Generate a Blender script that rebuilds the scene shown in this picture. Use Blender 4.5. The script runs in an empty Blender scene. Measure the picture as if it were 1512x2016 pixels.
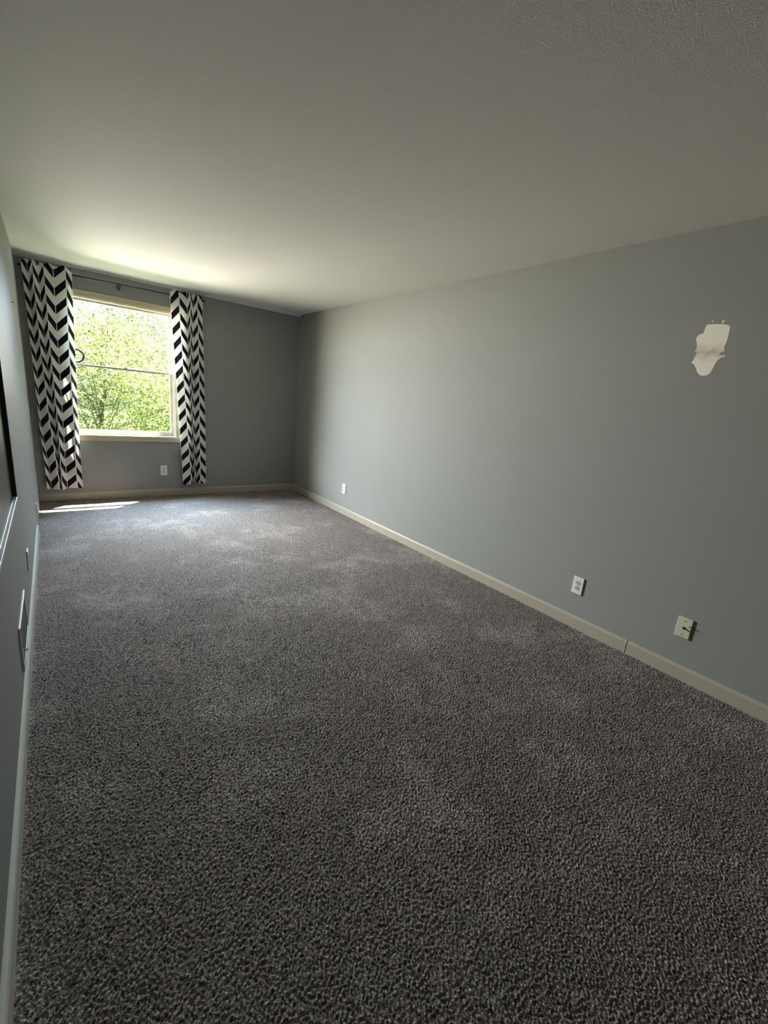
import bpy, bmesh, math, random
import numpy as np
from mathutils import Vector, Matrix
from mathutils.geometry import tessellate_polygon

S = bpy.context.scene
COL = S.collection
random.seed(7)
rng = np.random.default_rng(11)

# ------------------------------------------------------------------ camera
W, D, H = 2.993, 5.811, 2.44        # room width, distance to the window wall, ceiling height
Y0 = -3.6                          # wall behind the camera
CAM = (0.188, 0.0, 1.3983)
YAW, PITCH, ROLL, FPX = 0.670032, -0.251376, 0.0985278, 836.8
fw = Vector((math.sin(YAW) * math.cos(PITCH), math.cos(YAW) * math.cos(PITCH), math.sin(PITCH)))
rt = Vector((math.cos(YAW), -math.sin(YAW), 0))
up = rt.cross(fw)
r2 = rt * math.cos(ROLL) + up * math.sin(ROLL)
u2 = -rt * math.sin(ROLL) + up * math.cos(ROLL)
cd = bpy.data.cameras.new('camera')
cam = bpy.data.objects.new('camera', cd)
COL.objects.link(cam)
M = Matrix((r2, u2, -fw)).transposed().to_4x4()
M.translation = CAM
cam.matrix_world = M
cd.sensor_fit = 'VERTICAL'
cd.sensor_height = 24.0
cd.lens = 24.0 * FPX / 2016.0
cd.clip_start = 0.02
S.camera = cam

# ------------------------------------------------------------------ world, sun, added daylight lamps, exposure
S.view_settings.view_transform = 'Standard'
S.view_settings.look = 'None'
S.view_settings.exposure = 0.0
S.view_settings.gamma = 1.0
S.view_settings.use_curve_mapping = False

wd = bpy.data.worlds.new('sky')
S.world = wd
wd.use_nodes = True
nt = wd.node_tree
nt.nodes.clear()
wo = nt.nodes.new('ShaderNodeOutputWorld')
bg = nt.nodes.new('ShaderNodeBackground')
tc = nt.nodes.new('ShaderNodeTexCoord')
sx = nt.nodes.new('ShaderNodeSeparateXYZ')
rp = nt.nodes.new('ShaderNodeValToRGB')
nt.links.new(tc.outputs['Generated'], sx.inputs[0])
mr = nt.nodes.new('ShaderNodeMapRange')
mr.inputs['From Min'].default_value = -1
nt.links.new(sx.outputs['Z'], mr.inputs['Value'])
nt.links.new(mr.outputs[0], rp.inputs[0])
e = rp.color_ramp.elements
e[0].position = 0.45; e[0].color = (0.30, 0.36, 0.20, 1)
e[1].position = 0.52; e[1].color = (0.92, 0.97, 1.0, 1)
q = e.new(1.0); q.color = (0.42, 0.62, 1.0, 1)
nt.links.new(rp.outputs[0], bg.inputs[0])
bg.inputs[1].default_value = 1.15
nt.links.new(bg.outputs[0], wo.inputs[0])

def light(name, kind, energy, color, loc, direction, **kw):
    d = bpy.data.lights.new(name, kind)
    d.energy = energy; d.color = color
    for k, v in kw.items():
        setattr(d, k, v)
    o = bpy.data.objects.new(name, d)
    COL.objects.link(o)
    o.location = loc
    o.rotation_euler = Vector(direction).to_track_quat('-Z', 'Y').to_euler()
    return o

light('sun', 'SUN', 85.0, (1.0, 0.95, 0.86), (3, 9, 8), (-1.0, -0.90, -3.06), angle=0.009)
# lamps added outside the window to boost daylight: bluish aimed down, warm aimed level
light('added_sky_lamp', 'AREA', 1620.0, (0.55, 0.77, 1.0), (0.0, D + 1.1, 2.75), (0.25, -1, -0.75),
      shape='RECTANGLE', size=2.8, size_y=1.9, spread=math.radians(170))
light('added_foliage_lamp', 'AREA', 1480.0, (1.0, 0.92, 0.77), (-0.8, D + 1.1, 1.72), (0.35, -1, 0.0),
      shape='RECTANGLE', size=3.6, size_y=0.95, spread=math.radians(170))

# ------------------------------------------------------------------ helpers
def link_mesh(name, bm, mat, parent=None, smooth=False):
    me = bpy.data.meshes.new(name)
    bm.normal_update()
    bm.to_mesh(me); bm.free()
    if mat is not None:
        me.materials.append(mat)
    if smooth:
        for p in me.polygons:
            p.use_smooth = True
    o = bpy.data.objects.new(name, me)
    COL.objects.link(o)
    if parent is not None:
        o.parent = parent
    return o

def thing(name, label, cat, loc=(0, 0, 0), rot=(0, 0, 0), group=None):
    o = bpy.data.objects.new(name, None)
    COL.objects.link(o)
    o.location = loc; o.rotation_euler = rot
    o.empty_display_size = 0.05
    o['label'] = label; o['category'] = cat
    if group: o['group'] = group
    return o

def structure(o):
    o['kind'] = 'structure'
    return o

def box(bm, a, b, bev=0.0, seg=2):
    a = Vector(a); b = Vector(b)
    r = bmesh.ops.create_cube(bm, size=1.0)
    vs = r['verts']
    for v in vs:
        v.co = Vector(((a.x + b.x) / 2 + v.co.x * (b.x - a.x), (a.y + b.y) / 2 + v.co.y * (b.y - a.y), (a.z + b.z) / 2 + v.co.z * (b.z - a.z)))
    if bev > 0:
        es = list({e for v in vs for e in v.link_edges})
        bmesh.ops.bevel(bm, geom=es, offset=bev, segments=seg, affect='EDGES', profile=0.5)

def boxes(name, lst, mat, parent=None, bev=0.0, seg=2):
    bm = bmesh.new()
    for a, b in lst:
        box(bm, a, b, bev, seg)
    return link_mesh(name, bm, mat, parent)

def tube(bm, p0, p1, r, n=16, r1=None):
    p0 = Vector(p0); p1 = Vector(p1)
    d = p1 - p0
    m = Matrix.Translation((p0 + p1) / 2) @ d.to_track_quat('Z', 'Y').to_matrix().to_4x4()
    bmesh.ops.create_cone(bm, cap_ends=True, segments=n, radius1=r, radius2=r if r1 is None else r1, depth=d.length, matrix=m)

def prism_y(name, prof, y0, y1, mat, parent=None, flip=False):
    """profile of (x, z) points swept along y"""
    bm = bmesh.new()
    A = [bm.verts.new((x, y0, z)) for x, z in prof]
    B = [bm.verts.new((x, y1, z)) for x, z in prof]
    n = len(prof)
    for i in range(n):
        bm.faces.new((A[i], A[(i + 1) % n], B[(i + 1) % n], B[i]))
    bm.faces.new(A[::-1]); bm.faces.new(B)
    bmesh.ops.recalc_face_normals(bm, faces=bm.faces)
    return link_mesh(name, bm, mat, parent)

def prism_x(name, prof, x0, x1, mat, parent=None):
    """profile of (y, z) points swept along x"""
    bm = bmesh.new()
    A = [bm.verts.new((x0, y, z)) for y, z in prof]
    B = [bm.verts.new((x1, y, z)) for y, z in prof]
    n = len(prof)
    for i in range(n):
        bm.faces.new((A[i], A[(i + 1) % n], B[(i + 1) % n], B[i]))
    bm.faces.new(A[::-1]); bm.faces.new(B)
    bmesh.ops.recalc_face_normals(bm, faces=bm.faces)
    return link_mesh(name, bm, mat, parent)

# ------------------------------------------------------------------ materials
def mat(name, color, rough=0.6, spec=0.5, metal=0.0, noise=None, bump=None):
    m = bpy.data.materials.new(name)
    m.use_nodes = True
    t = m.node_tree
    b = t.nodes['Principled BSDF']
    b.inputs['Base Color'].default_value = (*color, 1)
    b.inputs['Roughness'].default_value = rough
    b.inputs['Specular IOR Level'].default_value = spec
    b.inputs['Metallic'].default_value = metal
    co = t.nodes.new('ShaderNodeTexCoord')
    if noise:                                   # (scale, amount): gentle mottling
        n = t.nodes.new('ShaderNodeTexNoise')
        n.inputs['Scale'].default_value = noise[0]; n.inputs['Detail'].default_value = 5
        t.links.new(co.outputs['Object'], n.inputs['Vector'])
        x = t.nodes.new('ShaderNodeMixRGB'); x.blend_type = 'MIX'
        k = noise[1]
        x.inputs[1].default_value = (*[c * (1 - k) for c in color], 1)
        x.inputs[2].default_value = (*[min(1, c * (1 + k)) for c in color], 1)
        t.links.new(n.outputs['Fac'], x.inputs[0])
        t.links.new(x.outputs[0], b.inputs['Base Color'])
    if bump:                                    # (scale, strength, distance)
        n = t.nodes.new('ShaderNodeTexNoise')
        n.inputs['Scale'].default_value = bump[0]; n.inputs['Detail'].default_value = 3
        t.links.new(co.outputs['Object'], n.inputs['Vector'])
        bp = t.nodes.new('ShaderNodeBump')
        bp.inputs['Strength'].default_value = bump[1]; bp.inputs['Distance'].default_value = bump[2]
        t.links.new(n.outputs['Fac'], bp.inputs['Height'])
        t.links.new(bp.outputs[0], b.inputs['Normal'])
    return m

M_WALL = mat('grey_wall_paint', (0.285, 0.285, 0.278), 0.70, 0.25, noise=(3.0, 0.03), bump=(160, 0.22, 0.002))
M_CEIL = mat('ceiling_paint', (0.74, 0.715, 0.675), 0.8, 0.25, noise=(2.0, 0.02), bump=(230, 0.5, 0.003))
M_TRIM = mat('cream_trim_paint', (0.41, 0.37, 0.305), 0.38, 0.5, noise=(6, 0.04))
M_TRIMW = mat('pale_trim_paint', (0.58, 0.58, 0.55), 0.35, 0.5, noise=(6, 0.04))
M_WINFR = mat('window_frame_paint', (0.54, 0.47, 0.32), 0.38, 0.5, noise=(8, 0.04))
M_SASH = mat('sash_paint', (0.50, 0.47, 0.44), 0.4, 0.5)
M_WHITEPL = mat('white_plastic', (0.78, 0.78, 0.76), 0.3, 0.5)
M_RECEPT = mat('receptacle_plastic', (0.62, 0.57, 0.50), 0.35, 0.5)
M_IVORY = mat('ivory_plastic', (0.62, 0.60, 0.42), 0.35, 0.5, noise=(300, 0.06))
M_SLOT = mat('dark_slot', (0.01, 0.01, 0.01), 0.7, 0.2)
M_SCREW = mat('screw_metal', (0.45, 0.42, 0.38), 0.35, 0.5, metal=0.8)
M_BLACKM = mat('black_metal', (0.012, 0.012, 0.014), 0.4, 0.5)
M_REG = mat('register_enamel', (0.60, 0.60, 0.58), 0.35, 0.5)
M_REGIN = mat('register_shadow', (0.06, 0.06, 0.065), 0.7, 0.2)
M_BOARD = mat('board_surface', (0.085, 0.095, 0.09), 0.38, 0.5, noise=(7, 0.35))
M_BFRAME = mat('board_frame_shade', (0.012, 0.012, 0.014), 0.45, 0.4)  # rails coloured black in place of the shade on their inner faces
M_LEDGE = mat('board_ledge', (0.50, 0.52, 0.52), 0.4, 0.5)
M_RING = mat('grey_ring', (0.035, 0.045, 0.035), 0.6, 0.4)
M_OUTWALL = mat('outer_wall', (0.45, 0.40, 0.35), 0.8, 0.3, noise=(10, 0.15))
M_GRASS = mat('lawn', (0.07, 0.11, 0.03), 0.9, 0.2, noise=(4, 0.3))
M_BARK = mat('bark', (0.13, 0.125, 0.12), 0.9, 0.2, noise=(20, 0.3))

# glass that lets the daylight through
M_GLASS = bpy.data.materials.new('window_glass'); M_GLASS.use_nodes = True
t = M_GLASS.node_tree; t.nodes.clear()
o_ = t.nodes.new('ShaderNodeOutputMaterial'); mx = t.nodes.new('ShaderNodeMixShader')
tr = t.nodes.new('ShaderNodeBsdfTransparent'); gl = t.nodes.new('ShaderNodeBsdfGlossy')
tr.inputs[0].default_value = (0.96, 0.98, 0.97, 1); gl.inputs['Roughness'].default_value = 0.02
mx.inputs[0].default_value = 0.05
t.links.new(tr.outputs[0], mx.inputs[1]); t.links.new(gl.outputs[0], mx.inputs[2]); t.links.new(mx.outputs[0], o_.inputs[0])

def math_node(t, op, a, b=None, c=None):
    n = t.nodes.new('ShaderNodeMath'); n.operation = op
    for i, v in enumerate((a, b, c)):
        if v is None: continue
        if isinstance(v, (int, float)): n.inputs[i].default_value = v
        else: t.links.new(v, n.inputs[i])
    return n.outputs[0]

# printed cotton: rows of black slanted bars making broken chevrons (u = column number, v = height on the cloth)
PER = 0.1635
M_CURT = bpy.data.materials.new('chevron_cotton'); M_CURT.use_nodes = True
t = M_CURT.node_tree
b = t.nodes['Principled BSDF']
uv = t.nodes.new('ShaderNodeUVMap'); uv.uv_map = 'UVMap'
sp = t.nodes.new('ShaderNodeSeparateXYZ'); t.links.new(uv.outputs[0], sp.inputs[0])
ux, uy = sp.outputs[0], sp.outputs[1]
a_ = math_node(t, 'PINGPONG', math_node(t, 'ADD', ux, 7.0), 1.0)          # 0 at the foot of a V, 1 at its top
k_ = math_node(t, 'FLOOR', math_node(t, 'MULTIPLY', ux, 0.5))
ph = math_node(t, 'DIVIDE', math_node(t, 'SUBTRACT', uy, math_node(t, 'MULTIPLY', a_, 0.105)), PER)
ph = math_node(t, 'ADD', ph, math_node(t, 'MULTIPLY', k_, 0.5))
fr = math_node(t, 'FRACT', math_node(t, 'ADD', ph, 50.5))
ds = math_node(t, 'ABSOLUTE', math_node(t, 'SUBTRACT', fr, 0.5))
bl = math_node(t, 'LESS_THAN', ds, 0.232)
ed = math_node(t, 'MULTIPLY', math_node(t, 'GREATER_THAN', a_, 0.035), math_node(t, 'LESS_THAN', a_, 0.96))
bl = math_node(t, 'MULTIPLY', bl, ed)
cx = t.nodes.new('ShaderNodeMixRGB')
cx.inputs[1].default_value = (0.88, 0.87, 0.82, 1); cx.inputs[2].default_value = (0.012, 0.012, 0.018, 1)
t.links.new(bl, cx.inputs[0]); t.links.new(cx.outputs[0], b.inputs['Base Color'])
b.inputs['Roughness'].default_value = 0.85
b.inputs['Specular IOR Level'].default_value = 0.2
tl = t.nodes.new('ShaderNodeBsdfTranslucent'); t.links.new(cx.outputs[0], tl.inputs[0])
ms = t.nodes.new('ShaderNodeMixShader'); ms.inputs[0].default_value = 0.30
t.links.new(b.outputs[0], ms.inputs[1]); t.links.new(tl.outputs[0], ms.inputs[2])
t.links.new(ms.outputs[0], t.nodes['Material Output'].inputs[0])

# carpet: flecked taupe pile
M_CARPET = bpy.data.materials.new('carpet_pile'); M_CARPET.use_nodes = True
t = M_CARPET.node_tree; b = t.nodes['Principled BSDF']
co = t.nodes.new('ShaderNodeTexCoord')
def noise_node(t, vec, scale, detail=2, rough=0.5):
    n = t.nodes.new('ShaderNodeTexNoise'); n.inputs['Scale'].default_value = scale
    n.inputs['Detail'].default_value = detail; n.inputs['Roughness'].default_value = rough
    t.links.new(vec, n.inputs['Vector'])
    return n.outputs['Fac']
def ramp(t, fac, stops):
    r = t.nodes.new('ShaderNodeValToRGB'); t.links.new(fac, r.inputs[0])
    e = r.color_ramp.elements
    e[0].position, e[0].color = stops[0][0], (*stops[0][1], 1)
    e[1].position, e[1].color = stops[-1][0], (*stops[-1][1], 1)
    for p_, c_ in stops[1:-1]:
        n = e.new(p_); n.color = (*c_, 1)
    return r.outputs[0]
f1 = noise_node(t, co.outputs['Object'], 170, 3, 0.65)
c1 = ramp(t, f1, [(0.34, (0.058, 0.048, 0.044)), (0.5, (0.238, 0.200, 0.184)), (0.66, (0.62, 0.535, 0.50))])
f2 = noise_node(t, co.outputs['Object'], 1.9, 5, 0.65)
c2 = ramp(t, f2, [(0.50, (0.84, 0.83, 0.83)), (0.70, (1.32, 1.32, 1.34))])
mm = t.nodes.new('ShaderNodeMixRGB'); mm.blend_type = 'MULTIPLY'; mm.inputs[0].default_value = 1.0
t.links.new(c1, mm.inputs[1]); t.links.new(c2, mm.inputs[2])
t.links.new(mm.outputs[0], b.inputs['Base Color'])
b.inputs['Roughness'].default_value = 0.95
b.inputs['Specular IOR Level'].default_value = 0.1
f3 = noise_node(t, co.outputs['Object'], 260, 2, 0.6)
bp = t.nodes.new('ShaderNodeBump'); bp.inputs['Strength'].default_value = 0.8; bp.inputs['Distance'].default_value = 0.006
t.links.new(f3, bp.inputs['Height']); t.links.new(bp.outputs[0], b.inputs['Normal'])

# filler on the wall: white, smeared thin across its middle
M_PATCH = bpy.data.materials.new('dried_filler'); M_PATCH.use_nodes = True
t = M_PATCH.node_tree; b = t.nodes['Principled BSDF']
co = t.nodes.new('ShaderNodeTexCoord'); sp = t.nodes.new('ShaderNodeSeparateXYZ')
t.links.new(co.outputs['Object'], sp.inputs[0])
n1 = noise_node(t, co.outputs['Object'], 28, 5, 0.6)
band = math_node(t, 'SUBTRACT', 1.0, math_node(t, 'MULTIPLY', math_node(t, 'ABSOLUTE', math_node(t, 'ADD', sp.outputs[2], 0.012)), 22.0))
fac = math_node(t, 'ADD', math_node(t, 'MULTIPLY', math_node(t, 'MAXIMUM', band, -0.4), 0.5), math_node(t, 'MULTIPLY', n1, 0.8))
c = ramp(t, fac, [(0.35, (0.92, 0.86, 0.76)), (0.68, (0.78, 0.72, 0.63)), (0.98, (0.50, 0.46, 0.41))])
t.links.new(c, b.inputs['Base Color']); b.inputs['Roughness'].default_value = 0.9

def leaf_mat(name, c1, c2):
    m = bpy.data.materials.new(name); m.use_nodes = True
    t = m.node_tree; b = t.nodes['Principled BSDF']
    co = t.nodes.new('ShaderNodeTexCoord')
    f = noise_node(t, co.outputs['Object'], 4.5, 6, 0.8)
    c = ramp(t, f, [(0.38, [v * 0.42 for v in c1]), (0.48, c1), (0.57, c2), (0.66, (0.55, 0.55, 0.36))])
    t.links.new(c, b.inputs['Base Color']); b.inputs['Roughness'].default_value = 0.6
    tl = t.nodes.new('ShaderNodeBsdfTranslucent'); t.links.new(c, tl.inputs[0])
    ms = t.nodes.new('ShaderNodeMixShader'); ms.inputs[0].default_value = 0.45
    t.links.new(b.outputs[0], ms.inputs[1]); t.links.new(tl.outputs[0], ms.inputs[2])
    t.links.new(ms.outputs[0], t.nodes['Material Output'].inputs[0])
    return m

# ------------------------------------------------------------------ room shell
T = 0.16
OX0, OX1, OZ0, OZ1 = 0.355, 1.385, 0.735, 2.165     # window opening
structure(boxes('wall_left', [((-T, Y0 - T, -0.05), (0, D + T, H + 0.1))], M_WALL))
structure(boxes('wall_right', [((W, Y0 - T, -0.05), (W + T, D + T, H + 0.1))], M_WALL))
structure(boxes('wall_front', [((0, Y0 - T, -0.05), (W, Y0, H + 0.1))], M_WALL))
bm = bmesh.new()
xs = [0, OX0, OX1, W]; zs = [-0.05, OZ0, OZ1, H + 0.1]
for i in range(3):
    for j in range(3):
        if i == 1 and j == 1: continue
        box(bm, (xs[i], D, zs[j]), (xs[i + 1], D + T, zs[j + 1]))
bmesh.ops.remove_doubles(bm, verts=bm.verts, dist=1e-5)
structure(link_mesh('wall_back', bm, M_WALL))
structure(boxes('ceiling', [((0, Y0, H), (W, D, H + 0.1))], M_CEIL))

# carpeted floor: a grid raised into tufts
def smooth_noise(nx, ny, sx_, sy_, seed):
    r = np.random.default_rng(seed).standard_normal((ny, nx))
    fy = np.fft.fftfreq(ny)[:, None]; fx = np.fft.fftfreq(nx)[None, :]
    g = np.exp(-2 * (np.pi ** 2) * ((fx * sx_) ** 2 + (fy * sy_) ** 2))
    a = np.real(np.fft.ifft2(np.fft.fft2(r) * g))
    return a / a.std()
YF = -0.4                           # nearer than this the carpet is below the frame
nx = int(W / 0.0025) + 1
yl, q_ = [YF], 0.0022
while yl[-1] < D:
    yl.append(yl[-1] + q_)
    q_ = min(0.0070, q_ * 1.0007)
yl = np.array([Y0] + yl[:-1] + [D]); ny = len(yl)
gx, gy = np.meshgrid(np.linspace(0, W, nx), yl)
tuft = (smooth_noise(nx, ny, 0.75, 0.75, 1) - 0.6 * smooth_noise(nx, ny, 1.7, 1.7, 1)) * 0.0022
rows = smooth_noise(nx, ny, 3.0, 1.0, 2) * 0.0003        # tufts lie in short rows across the room
lump = smooth_noise(nx, ny, 40, 30, 3) * 0.0008
gz = np.clip(tuft + rows + lump, -0.012, 0.012) - 0.006
edge = np.minimum(np.minimum(gx, W - gx), D - gy)
gz *= np.clip(edge / 0.03, 0.3, 1)
me = bpy.data.meshes.new('floor')
nv = nx * ny
me.vertices.add(nv)
me.vertices.foreach_set('co', np.stack([gx, gy, gz], -1).reshape(-1).astype(np.float32))
idx = np.arange(nv).reshape(ny, nx)
quads = np.stack([idx[:-1, :-1], idx[:-1, 1:], idx[1:, 1:], idx[1:, :-1]], -1).reshape(-1, 4)
nf = len(quads)
me.loops.add(nf * 4); me.loops.foreach_set('vertex_index', quads.reshape(-1).astype(np.int32))
me.polygons.add(nf); me.polygons.foreach_set('loop_start', (np.arange(nf) * 4).astype(np.int32))
me.polygons.foreach_set('use_smooth', np.ones(nf, bool))
me.update(); me.validate()
me.materials.append(M_CARPET)
fl = bpy.data.objects.new('floor', me); COL.objects.link(fl); structure(fl)

# baseboards
HB = 0.084
def bb_prof(x0, s, h=HB, th=0.014):
    return [(x0, -0.02), (x0 + s * th, -0.02), (x0 + s * th, h - 0.016), (x0 + s * th * 0.75, h - 0.006), (x0 + s * th * 0.35, h), (x0, h)]
structure(prism_y('baseboard_right', bb_prof(W, -1), Y0, 0.912, M_TRIM))
structure(prism_y('baseboard_right', bb_prof(W, -1), 0.917, D, M_TRIM))
structure(prism_y('baseboard_left', bb_prof(0, 1), Y0, 4.60, M_TRIMW))
structure(prism_x('baseboard_back', [(D - (x - 0), z) for x, z in bb_prof(0, 1)], 0.0, W - 0.014, M_TRIM))
structure(prism_x('trim_1', [(D, H - 0.022), (D - 0.006, H - 0.022), (D - 0.018, H - 0.008), (D - 0.018, H), (D, H)], 0.0, W, M_CEIL))

# ------------------------------------------------------------------ window
win = structure(bpy.data.objects.new('window_1', None)); COL.objects.link(win)
win.location = ((OX0 + OX1) / 2, D, OZ0)
WL = Vector(win.location)
def wbox(name, lst, m, bev=0.003, parent=win):
    off = WL if parent is win else WL
    return boxes(name, [(Vector(a) - off, Vector(b) - off) for a, b in lst], m, parent, bev)
# jamb liner
wbox('jamb', [((OX0 - 0.001, D + 0.001, OZ0), (OX0 + 0.018, D + T, OZ1)), ((OX1 - 0.018, D + 0.001, OZ0), (OX1 + 0.001, D + T, OZ1)),
              ((OX0 + 0.018, D + 0.001, OZ1 - 0.018), (OX1 - 0.018, D + T, OZ1 + 0.001))], M_WINFR, 0.0)
# casing
wbox('casing', [((OX0 - 0.058, D - 0.016, OZ0 - 0.005), (OX0 + 0.006, D, OZ1 + 0.050)),
                ((OX1 - 0.006, D - 0.016, OZ0 - 0.005), (OX1 + 0.058, D, OZ1 + 0.050)),
                ((OX0 + 0.006, D - 0.016, OZ1 - 0.008), (OX1 - 0.006, D, OZ1 + 0.050))], M_WINFR)
wbox('casing_cap', [((OX0 - 0.066, D - 0.022, OZ1 + 0.034), (OX1 + 0.066, D, OZ1 + 0.052))], M_WINFR)
wbox('stool', [((OX0 - 0.085, D - 0.024, OZ0 - 0.026), (OX1 + 0.085, D + 0.05, OZ0 + 0.002))], M_WINFR, 0.006)
wbox('apron', [((OX0 - 0.06, D - 0.016, OZ0 - 0.066), (OX1 + 0.06, D, OZ0 - 0.026))], M_WINFR)
# lower sash (inside) and upper sash (outside)
def sash(name, x0, x1, z0, z1, y0, y1, st, rb, rtop):
    f = wbox(name, [((x0, y0, z0), (x0 + st, y1, z1)), ((x1 - st, y0, z0), (x1, y1, z1)),
                    ((x0 + st, y0, z0), (x1 - st, y1, z0 + rb)), ((x0 + st, y0, z1 - rtop), (x1 - st, y1, z1))], M_SASH)
    g = wbox('glass_pane', [((x0 + st, (y0 + y1) / 2 - 0.002, z0 + rb), (x1 - st, (y0 + y1) / 2 + 0.002, z1 - rtop))], M_GLASS, 0.0, parent=f)
    return f
sash('lower_sash', OX0 + 0.018, OX1 - 0.018, OZ0 + 0.002, 1.489, D + 0.038, D + 0.066, 0.030, 0.052, 0.024)
sash('upper_sash', OX0 + 0.018, OX1 - 0.018, 1.466, OZ1 - 0.018, D + 0.070, D + 0.098, 0.026, 0.022, 0.022)
bm = bmesh.new(); box(bm, Vector((0.865, D + 0.030, 1.488)) - WL, Vector((0.905, D + 0.050, 1.504)) - WL, 0.003)
link_mesh('sash_lock', bm, M_SASH, win)

# ring hanging against the upper pane
rg = thing('window_ring', 'dark grey ring seen against the upper window pane, half hidden by the left curtain', 'ring', (0.432, D + 0.055, 1.568))
bm = bmesh.new()
n1, n2, R_, r_ = 48, 10, 0.066, 0.0115
vs = [[bm.verts.new(((R_ + r_ * math.cos(q)) * math.cos(p), 0.5 * r_ * math.sin(q), (R_ + r_ * math.cos(q)) * math.sin(p)))
       for q in [2 * math.pi * j / n2 for j in range(n2)]] for p in [2 * math.pi * i / n1 for i in range(n1)]]
for i in range(n1):
    for j in range(n2):
        bm.faces.new((vs[i][j], vs[(i + 1) % n1][j], vs[(i + 1) % n1][(j + 1) % n2], vs[i][(j + 1) % n2]))
bmesh.ops.recalc_face_normals(bm, faces=bm.faces)
link_mesh('ring', bm, M_RING, rg, True)

# ------------------------------------------------------------------ curtain rod
RZ = 2.335; RY = D - 0.082
rod = thing('curtain_rod', 'thin black curtain rod above the window carrying both chevron curtains', 'curtain rod', (0.87, RY, RZ))
bm = bmesh.new(); tube(bm, (-0.80, 0, -0.006), (0.80, 0, 0.012), 0.0075); link_mesh('pole', bm, M_BLACKM, rod, True)
for s in (-1, 1):
    bm = bmesh.new()
    zc = 0.012 if s > 0 else -0.006
    tube(bm, (s * 0.80, 0, zc), (s * 0.815, 0, zc), 0.010)
    tube(bm, (s * 0.815, 0, zc), (s * 0.845, 0, zc), 0.014)
    link_mesh('finial', bm, M_BLACKM, rod)
for x, zc in ((-0.74, -0.006), (-0.017, 0.003), (0.76, 0.012)):
    bm = bmesh.new()
    box(bm, (x - 0.012, 0.066, zc - 0.045), (x + 0.012, 0.081, zc + 0.02), 0.002)
    box(bm, (x - 0.007, -0.004, zc - 0.016), (x + 0.007, 0.070, zc - 0.007), 0.001)
    box(bm, (x - 0.012, -0.012, zc - 0.040), (x + 0.012, 0.004, zc - 0.008), 0.002)
    link_mesh('bracket', bm, M_BLACKM, rod)

# ------------------------------------------------------------------ curtains
def curtain(name, label, keys, fwd, u_off, z0, ztop, zbot, seed, tilt):
    """keys: [(z, [x of each column edge])], fwd: depth from the wall of each column edge"""
    root = thing(name, label, 'curtain', (keys[0][1][0], D, zbot), group='chevron curtains at the window')
    n = len(fwd); per = 14
    us = np.linspace(0, n - 1, (n - 1) * per + 1)
    kz = np.array([k[0] for k in keys])[::-1]
    kx = np.array([k[1] for k in keys])[::-1]
    def row(z, amp, front):
        xb = np.array([np.interp(z, kz, kx[:, i]) for i in range(n)])
        x = np.interp(us, np.arange(n), xb)
        d = np.interp(us, np.arange(n), fwd)
        pad = 5
        w_ = np.hanning(2 * pad + 3)[1:-1]; w_ /= w_.sum()
        d = np.convolve(np.pad(d, pad + 0, mode='reflect'), w_, mode='same')[pad:-pad]
        x2 = np.convolve(np.pad(x, pad, mode='reflect', reflect_type='odd'), w_, mode='same')[pad:-pad]
        m = 0.082
        d = m + (d - m) * amp + front
        r = np.random.default_rng(seed)
        for k in range(4):
            d = d + 0.0035 * np.sin(us * r.uniform(1.2, 3.5) + z * r.uniform(2, 7) + r.uniform(0, 6))
        return x2, np.maximum(d, 0.022)
    bm = bmesh.new(); uvl = bm.loops.layers.uv.new('UVMap')
    zs = list(np.linspace(zbot, RZ - 0.05, 70)) + list(np.linspace(RZ - 0.04, ztop, 10))
    grid, info = [], []
    for z in zs:
        tt = min(1, max(0, (z - (RZ - 0.25)) / 0.22))
        amp = 1.0 * (1 - tt) + 0.30 * tt
        front = 0.030 * tt
        if z > RZ + 0.012: front -= min(0.024, (z - RZ - 0.012) * 1.2); amp += min(0.35, (z - RZ - 0.012) * 9)
        x, d = row(z, amp, front)
        fl_ = 0.011 * np.sin(us * 5.1 + seed) * max(0, (z - RZ - 0.005) / 0.05)
        zz = z + fl_ + tilt * (x - x.mean()) * tt
        if z < zbot + 0.10:
            zz = zz + 0.008 * np.sin(us * 1.9 + seed) * (1 - (z - zbot) / 0.10)
        grid.append([bm.verts.new((float(xx) - root.location.x, -float(dd), float(zq) - root.location.z)) for xx, dd, zq in zip(x, d, zz)])
        info.append([(float(u + u_off), float(z - z0)) for u in us])
    for i in range(len(zs) - 1):
        for j in range(len(us) - 1):
            f = bm.faces.new((grid[i][j], grid[i][j + 1], grid[i + 1][j + 1], grid[i + 1][j]))
            for lp, (a, b_) in zip(f.loops, ((i, j), (i, j + 1), (i + 1, j + 1), (i + 1, j))):
                lp[uvl].uv = info[a][b_]
    # the back of the rod pocket
    xb0, xb1 = grid[-6][0].co.x, grid[-6][-1].co.x
    pb = [[bm.verts.new((xb0 + (xb1 - xb0) * k / 12, -0.058 + 0.004 * math.sin(k * 2.1), zz_ - root.location.z)) for k in range(13)] for zz_ in (RZ - 0.03, RZ, RZ + 0.03)]
    for i in range(2):
        for k in range(12):
            f = bm.faces.new((pb[i][k], pb[i][k + 1], pb[i + 1][k + 1], pb[i + 1][k]))
            for lp in f.loops: lp[uvl].uv = (u_off + (n - 1) * k / 12, lp.vert.co.z + root.location.z - z0)
    o = link_mesh('panel', bm, M_CURT, root, True)
    sm = o.modifiers.new('thickness', 'SOLIDIFY'); sm.thickness = 0.0012
    return root
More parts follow.
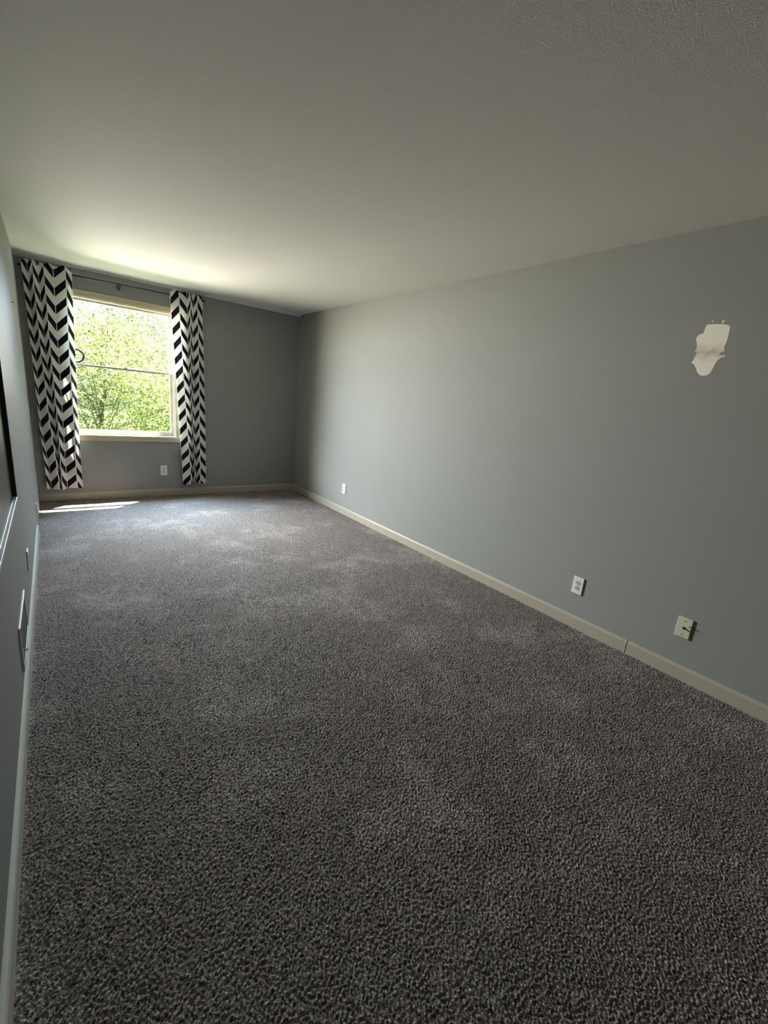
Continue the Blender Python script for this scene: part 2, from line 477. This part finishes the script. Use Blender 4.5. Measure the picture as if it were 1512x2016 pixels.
curtain('chevron_curtain', 'black and white chevron curtain hanging left of the window, next to the left wall',
        [(2.29, [.055, .100, .137, .177, .22, .293, .396, .444]), (1.54, [.064, .095, .139, .179, .214, .278, .371, .422]),
         (.87, [.065, .073, .156, .198, .219, .262, .363, .40]), (.33, [.075, .109, .186, .195, .208, .25, .346, .396])],
        [.075, .045, .118, .04, .12, .05, .115, .04], 0.0, 2.138, RZ + 0.052, 0.145, 3, 0.0)
curtain('chevron_curtain', 'black and white chevron curtain hanging right of the window, beside bare grey wall',
        [(2.26, [1.341, 1.43, 1.526, 1.554, 1.582, 1.626, 1.691]), (2.0, [1.357, 1.441, 1.531, 1.551, 1.586, 1.636, 1.706]),
         (1.42, [1.386, 1.466, 1.538, 1.549, 1.589, 1.634, 1.718]), (.30, [1.433, 1.528, 1.567, 1.569, 1.607, 1.634, 1.723])],
        [.072, .115, .05, .11, .045, .12, .045], 1.0, 2.111, RZ + 0.058, 0.150, 5, 0.02)

# ------------------------------------------------------------------ outlets and plates (built facing +x at the origin, base at z = 0)
def duplex_outlet(label, loc, rz, group='wall outlets', w=0.074, h=0.122):
    root = thing('wall_outlet', label, 'outlet', loc, (0, 0, rz), group)
    bm = bmesh.new(); box(bm, (0, -w / 2, 0), (0.008, w / 2, h), 0.003, 3)
    link_mesh('cover_plate', bm, M_WHITEPL, root)
    for zc in (h / 2 - 0.0195, h / 2 + 0.0195):
        bm = bmesh.new()
        n = 24
        pts = []
        for i in range(n):
            a = 2 * math.pi * i / n
            pts.append((0.0165 * math.cos(a), max(-0.0135, min(0.0135, 0.0172 * math.sin(a)))))
        A = [bm.verts.new((0.006, y, zc + z)) for y, z in pts]; B = [bm.verts.new((0.0098, y, zc + z)) for y, z in pts]
        for i in range(n): bm.faces.new((A[i], A[(i + 1) % n], B[(i + 1) % n], B[i]))
        bm.faces.new(B)
        bmesh.ops.recalc_face_normals(bm, faces=bm.faces)
        r = link_mesh('receptacle', bm, M_RECEPT, root)
        bm = bmesh.new()
        box(bm, (0.009, -0.0080, zc - 0.001), (0.0102, -0.0048, zc + 0.0085))
        box(bm, (0.009, 0.0048, zc - 0.001), (0.0102, 0.0080, zc + 0.0085))
        tube(bm, (0.009, 0, zc - 0.0075), (0.0102, 0, zc - 0.0075), 0.0033, 12)
        link_mesh('slot', bm, M_SLOT, r)
    bm = bmesh.new(); tube(bm, (0.007, 0, h / 2), (0.0095, 0, h / 2), 0.0032, 12)
    link_mesh('screw', bm, M_SCREW, root)
    return root
PI = math.pi
duplex_outlet('white wall outlet below the window sill, between the two curtains', (1.234, D, 0.256), -PI / 2)
duplex_outlet('white wall outlet on the right wall nearest the far corner', (W, 4.378, 0.256), PI)
duplex_outlet('white wall outlet on the right wall, beside the ivory jack plate', (W, 1.302, 0.242), PI)
duplex_outlet('white wall outlet on the left wall, just beyond the wall register', (0, 3.115, 0.235), 0)
duplex_outlet('white wall outlet low on the left wall beside the sunlit carpet', (0, 4.80, 0.105), 0)

jp = thing('jack_plate', 'ivory jack plate low on the right wall with a cable connector', 'jack plate', (W, 0.656, 0.249), (0, 0, PI))
bm = bmesh.new(); box(bm, (0, -0.037, 0), (0.008, 0.037, 0.121), 0.003, 3); link_mesh('cover_plate', bm, M_IVORY, jp)
bm = bmesh.new(); tube(bm, (0.006, 0.002, 0.060), (0.010, 0.002, 0.060), 0.0075, 6); tube(bm, (0.009, 0.002, 0.060), (0.022, 0.002, 0.060), 0.0046, 16)
o = link_mesh('coaxial_jack', bm, M_BLACKM, jp); o['label'] = 'dark round threaded connector'
for z in (0.0185, 0.1025):
    bm = bmesh.new(); tube(bm, (0.007, 0, z), (0.0092, 0, z), 0.003, 12); link_mesh('screw', bm, M_SCREW, jp)
bm = bmesh.new(); tube(bm, (0.006, 0.023, 0.079), (0.0095, 0.048, 0.076), 0.0030, 10); o = link_mesh('cable_stub', bm, M_BLACKM, jp); o['label'] = 'short black cable end at the edge of the plate'

# ------------------------------------------------------------------ register on the left wall
ry0, ry1, rz0, rz1, rd = 2.145, 2.57, 0.130, 0.335, 0.0085
rgst = thing('wall_register', 'white metal heating register low on the left wall above the baseboard', 'register', (0, (ry0 + ry1) / 2, rz0))
hy = (ry1 - ry0) / 2; hz = rz1 - rz0
bm = bmesh.new()
f = 0.022
for a, b in (((0, -hy, 0), (rd, hy, f)), ((0, -hy, hz - f), (rd, hy, hz)), ((0, -hy, f), (rd, -hy + f, hz - f)), ((0, hy - f, f), (rd, hy, hz - f))):
    box(bm, a, b, 0.002)
link_mesh('frame', bm, M_REG, rgst)
bm = bmesh.new(); box(bm, (0.0005, -hy + f, f), (0.003, hy - f, hz - f)); link_mesh('duct_opening', bm, M_REGIN, rgst)
bm = bmesh.new()
nl = 9
for i in range(nl):
    z = f + (hz - 2 * f) * (i + 0.5) / nl
    A = [bm.verts.new((x, -hy + f, zz)) for x, zz in ((0.003, z + 0.003), (0.0068, z - 0.003), (0.0076, z - 0.002), (0.004, z + 0.0045))]
    B = [bm.verts.new((v.co.x, hy - f, v.co.z)) for v in A]
    for k in range(4): bm.faces.new((A[k], A[(k + 1) % 4], B[(k + 1) % 4], B[k]))
    bm.faces.new(A[::-1]); bm.faces.new(B)
bmesh.ops.recalc_face_normals(bm, faces=bm.faces)
link_mesh('louvers', bm, M_REGIN, rgst)
bm = bmesh.new(); box(bm, (0.006, -hy + 0.055, 0.070), (0.024, -hy + 0.060, 0.077), 0.001); link_mesh('damper_lever', bm, M_REG, rgst)

# ------------------------------------------------------------------ framed board on the left wall
by0, by1, bz0, bz1 = 0.75, 2.585, 0.790, 1.95
bd = thing('framed_board', 'dark board in a frame painted dark as shade, with a pale ledge, hung on the left wall', 'board', (0, (by0 + by1) / 2, bz0))
cy = (by0 + by1) / 2
boxes('panel', [((0.001, by0 - cy + 0.010, 0.010), (0.006, by1 - cy - 0.010, bz1 - bz0 - 0.010))], M_BOARD, bd)
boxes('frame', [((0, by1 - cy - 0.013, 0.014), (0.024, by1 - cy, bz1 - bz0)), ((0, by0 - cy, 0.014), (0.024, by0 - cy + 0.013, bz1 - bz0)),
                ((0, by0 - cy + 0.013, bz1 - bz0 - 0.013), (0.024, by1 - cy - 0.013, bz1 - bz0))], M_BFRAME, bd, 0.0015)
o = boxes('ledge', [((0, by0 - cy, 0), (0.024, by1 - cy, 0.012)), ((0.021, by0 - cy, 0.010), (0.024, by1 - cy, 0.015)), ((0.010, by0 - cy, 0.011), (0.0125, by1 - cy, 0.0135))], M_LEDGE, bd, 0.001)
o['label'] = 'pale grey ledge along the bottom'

nl_ = thing('wall_nail', 'tiny dark nail in the left wall near the left curtain', 'nail', (0, 4.556, 1.862))
bm = bmesh.new(); tube(bm, (0, 0, 0), (0.012, 0, 0.002), 0.0022, 8); tube(bm, (0.012, 0, 0.002), (0.0135, 0, 0.0022), 0.0045, 10); link_mesh('shank', bm, M_BLACKM, nl_)

# ------------------------------------------------------------------ dried filler on the right wall (points in wall y, z)
px = [(690, 450), (770, 440), (860, 440), (950, 440), (1020, 455), (1045, 480), (1030, 560), (1012, 640), (985, 720), (955, 775), (965, 840), (900, 870), (880, 905),
      (965, 905), (975, 925), (900, 945), (850, 985), (810, 1050), (780, 1110), (745, 1170), (700, 1200), (640, 1210), (590, 1200), (555, 1160), (530, 1090),
      (505, 1040), (465, 1010), (500, 960), (530, 900), (545, 870), (510, 840), (545, 800), (545, 740), (535, 650), (570, 600), (640, 580), (660, 530)]
def wall_pt(u, v):
    d = Vector((0, 0, 0)) + r2 * ((u - 756) / FPX) + u2 * (-(v - 1008) / FPX) + fw
    t_ = (W - CAM[0]) / d.x
    return Vector((0, d.y * t_, CAM[2] + d.z * t_))
pts = [wall_pt(1300 + a * 200 / 1512, 580 + b_ * 200 / 1512) for a, b_ in px]
ctr = sum(pts, Vector()) / len(pts)
fp = bpy.data.objects.new('filler_patch', None)
bm = bmesh.new()
def plate(ps, th):
    A = [bm.verts.new((W - 0.0002, p.y, p.z)) for p in ps]
    c_ = sum(ps, Vector()) / len(ps)
    B = [bm.verts.new((W - th, c_.y + (p.y - c_.y) * 0.985, c_.z + (p.z - c_.z) * 0.985)) for p in ps]
    n = len(ps)
    for i in range(n): bm.faces.new((A[i], A[(i + 1) % n], B[(i + 1) % n], B[i]))
    for tri in tessellate_polygon([[Vector((v.co.y, v.co.z, 0)) for v in B]]):
        try: bm.faces.new([B[k] for k in tri])
        except ValueError: pass
plate(pts, 0.0008)
for cu, cv, ra, rb in ((782, 398, 12, 16), (935, 402, 22, 18)):
    plate([wall_pt(1300 + (cu + ra * math.cos(a)) * 200 / 1512, 580 + (cv + rb * math.sin(a) - ra * math.cos(a) * 0.8) * 200 / 1512) for a in [2 * PI * i / 10 for i in range(10)]], 0.001)
bmesh.ops.recalc_face_normals(bm, faces=bm.faces)
bpy.data.objects.remove(fp)
bmesh.ops.translate(bm, verts=bm.verts, vec=-Vector((W, ctr.y, ctr.z)))
o = link_mesh('filler_patch', bm, M_PATCH)
o.location = (W, ctr.y, ctr.z)
o['label'] = 'rough off-white patch of dried filler high on the right wall'; o['category'] = 'wall patch'

# ------------------------------------------------------------------ outdoors
structure(boxes('ground', [((-14, D + 0.6, -0.9), (16, 30, -0.6))], M_GRASS))
def tree(name, label, base, height, rad, z_lo, n_leaf, leaf, lm, seed, lean=(0, 0)):
    r = np.random.default_rng(seed)
    root = thing(name, label, 'tree', base, group=None)
    bm = bmesh.new()
    tops = []
    tube(bm, (0, 0, 0), (lean[0] * 0.5, lean[1] * 0.5, height * 0.5), 0.06, 10, 0.04)
    p_mid = Vector((lean[0] * 0.5, lean[1] * 0.5, height * 0.5))
    for i in range(26):
        a = r.uniform(0, 2 * PI); el = r.uniform(0.15, 1.2)
        st = Vector((0, 0, height * r.uniform(0.12, 0.5)))
        L_ = r.uniform(0.5, 1.0) * rad
        e_ = st + Vector((math.cos(a) * math.cos(el) * L_, math.sin(a) * math.cos(el) * L_, math.sin(el) * L_ * 1.3))
        tube(bm, st, e_, 0.018, 6, 0.006)
        for k in range(3):
            b0 = st.lerp(e_, r.uniform(0.4, 0.95))
            b1 = b0 + Vector(r.normal(0, 0.28, 3)) + Vector((0, 0, 0.2))
            tube(bm, b0, b1, 0.010, 5, 0.003)
    link_mesh('trunk', bm, M_BARK, root)
    # crown: leaves gathered in clumps over an uneven rounded mass
    ncl = 150
    u = r.normal(0, 1, (ncl, 3)); u /= np.linalg.norm(u, axis=1)[:, None]
    rr = r.uniform(0.35, 1.0, ncl) ** 0.6
    cz = (z_lo + height) / 2
    C = np.stack([u[:, 0] * rr * rad, u[:, 1] * rr * rad, cz + u[:, 2] * rr * (height - z_lo) / 2], -1)
    ci = r.integers(0, ncl, n_leaf)
    P = C[ci] + r.normal(0, 1, (n_leaf, 3)) * np.array([0.26, 0.26, 0.20])
    nrm = r.normal(0, 1, (n_leaf, 3)) + np.array([0, 0, 0.9]); nrm /= np.linalg.norm(nrm, axis=1)[:, None]
    tg = np.cross(nrm, r.normal(0, 1, (n_leaf, 3))); tg /= np.linalg.norm(tg, axis=1)[:, None]
    bt = np.cross(nrm, tg)
    s = leaf * r.uniform(0.6, 1.3, n_leaf)[:, None]
    V = np.stack([P - tg * s * 0.5, P + bt * s * 0.28 - nrm * s * 0.05, P + tg * s * 0.5, P - bt * s * 0.28 - nrm * s * 0.05], 1).reshape(-1, 3)
    me = bpy.data.meshes.new('foliage')
    me.vertices.add(n_leaf * 4); me.vertices.foreach_set('co', V.reshape(-1).astype(np.float32))
    me.loops.add(n_leaf * 4); me.loops.foreach_set('vertex_index', np.arange(n_leaf * 4, dtype=np.int32))
    me.polygons.add(n_leaf); me.polygons.foreach_set('loop_start', (np.arange(n_leaf) * 4).astype(np.int32))
    me.update(); me.validate()
    me.materials.append(lm)
    o = bpy.data.objects.new('foliage', me); COL.objects.link(o); o.parent = root
    return root
LM1 = leaf_mat('yellow_green_leaves', (0.19, 0.26, 0.085), (0.36, 0.39, 0.14))
LM2 = leaf_mat('pale_green_leaves', (0.19, 0.27, 0.14), (0.30, 0.36, 0.19))
tree('leafy_tree', 'bright yellow-green tree filling the window view', (1.0, D + 5.2, -0.7), 3.2, 2.1, 0.2, 42000, 0.06, LM1, 21)
tree('leafy_tree', 'paler green tree with grey branches behind the yellow-green one', (3.3, D + 10.6, -0.7), 4.5, 2.7, 0.6, 26000, 0.08, LM2, 22)
tree('leafy_tree', 'pale green tree at the left edge of the window view, mostly behind the left curtain', (-2.4, D + 10.6, -0.7), 4.4, 2.6, 0.6, 24000, 0.08, LM2, 23)
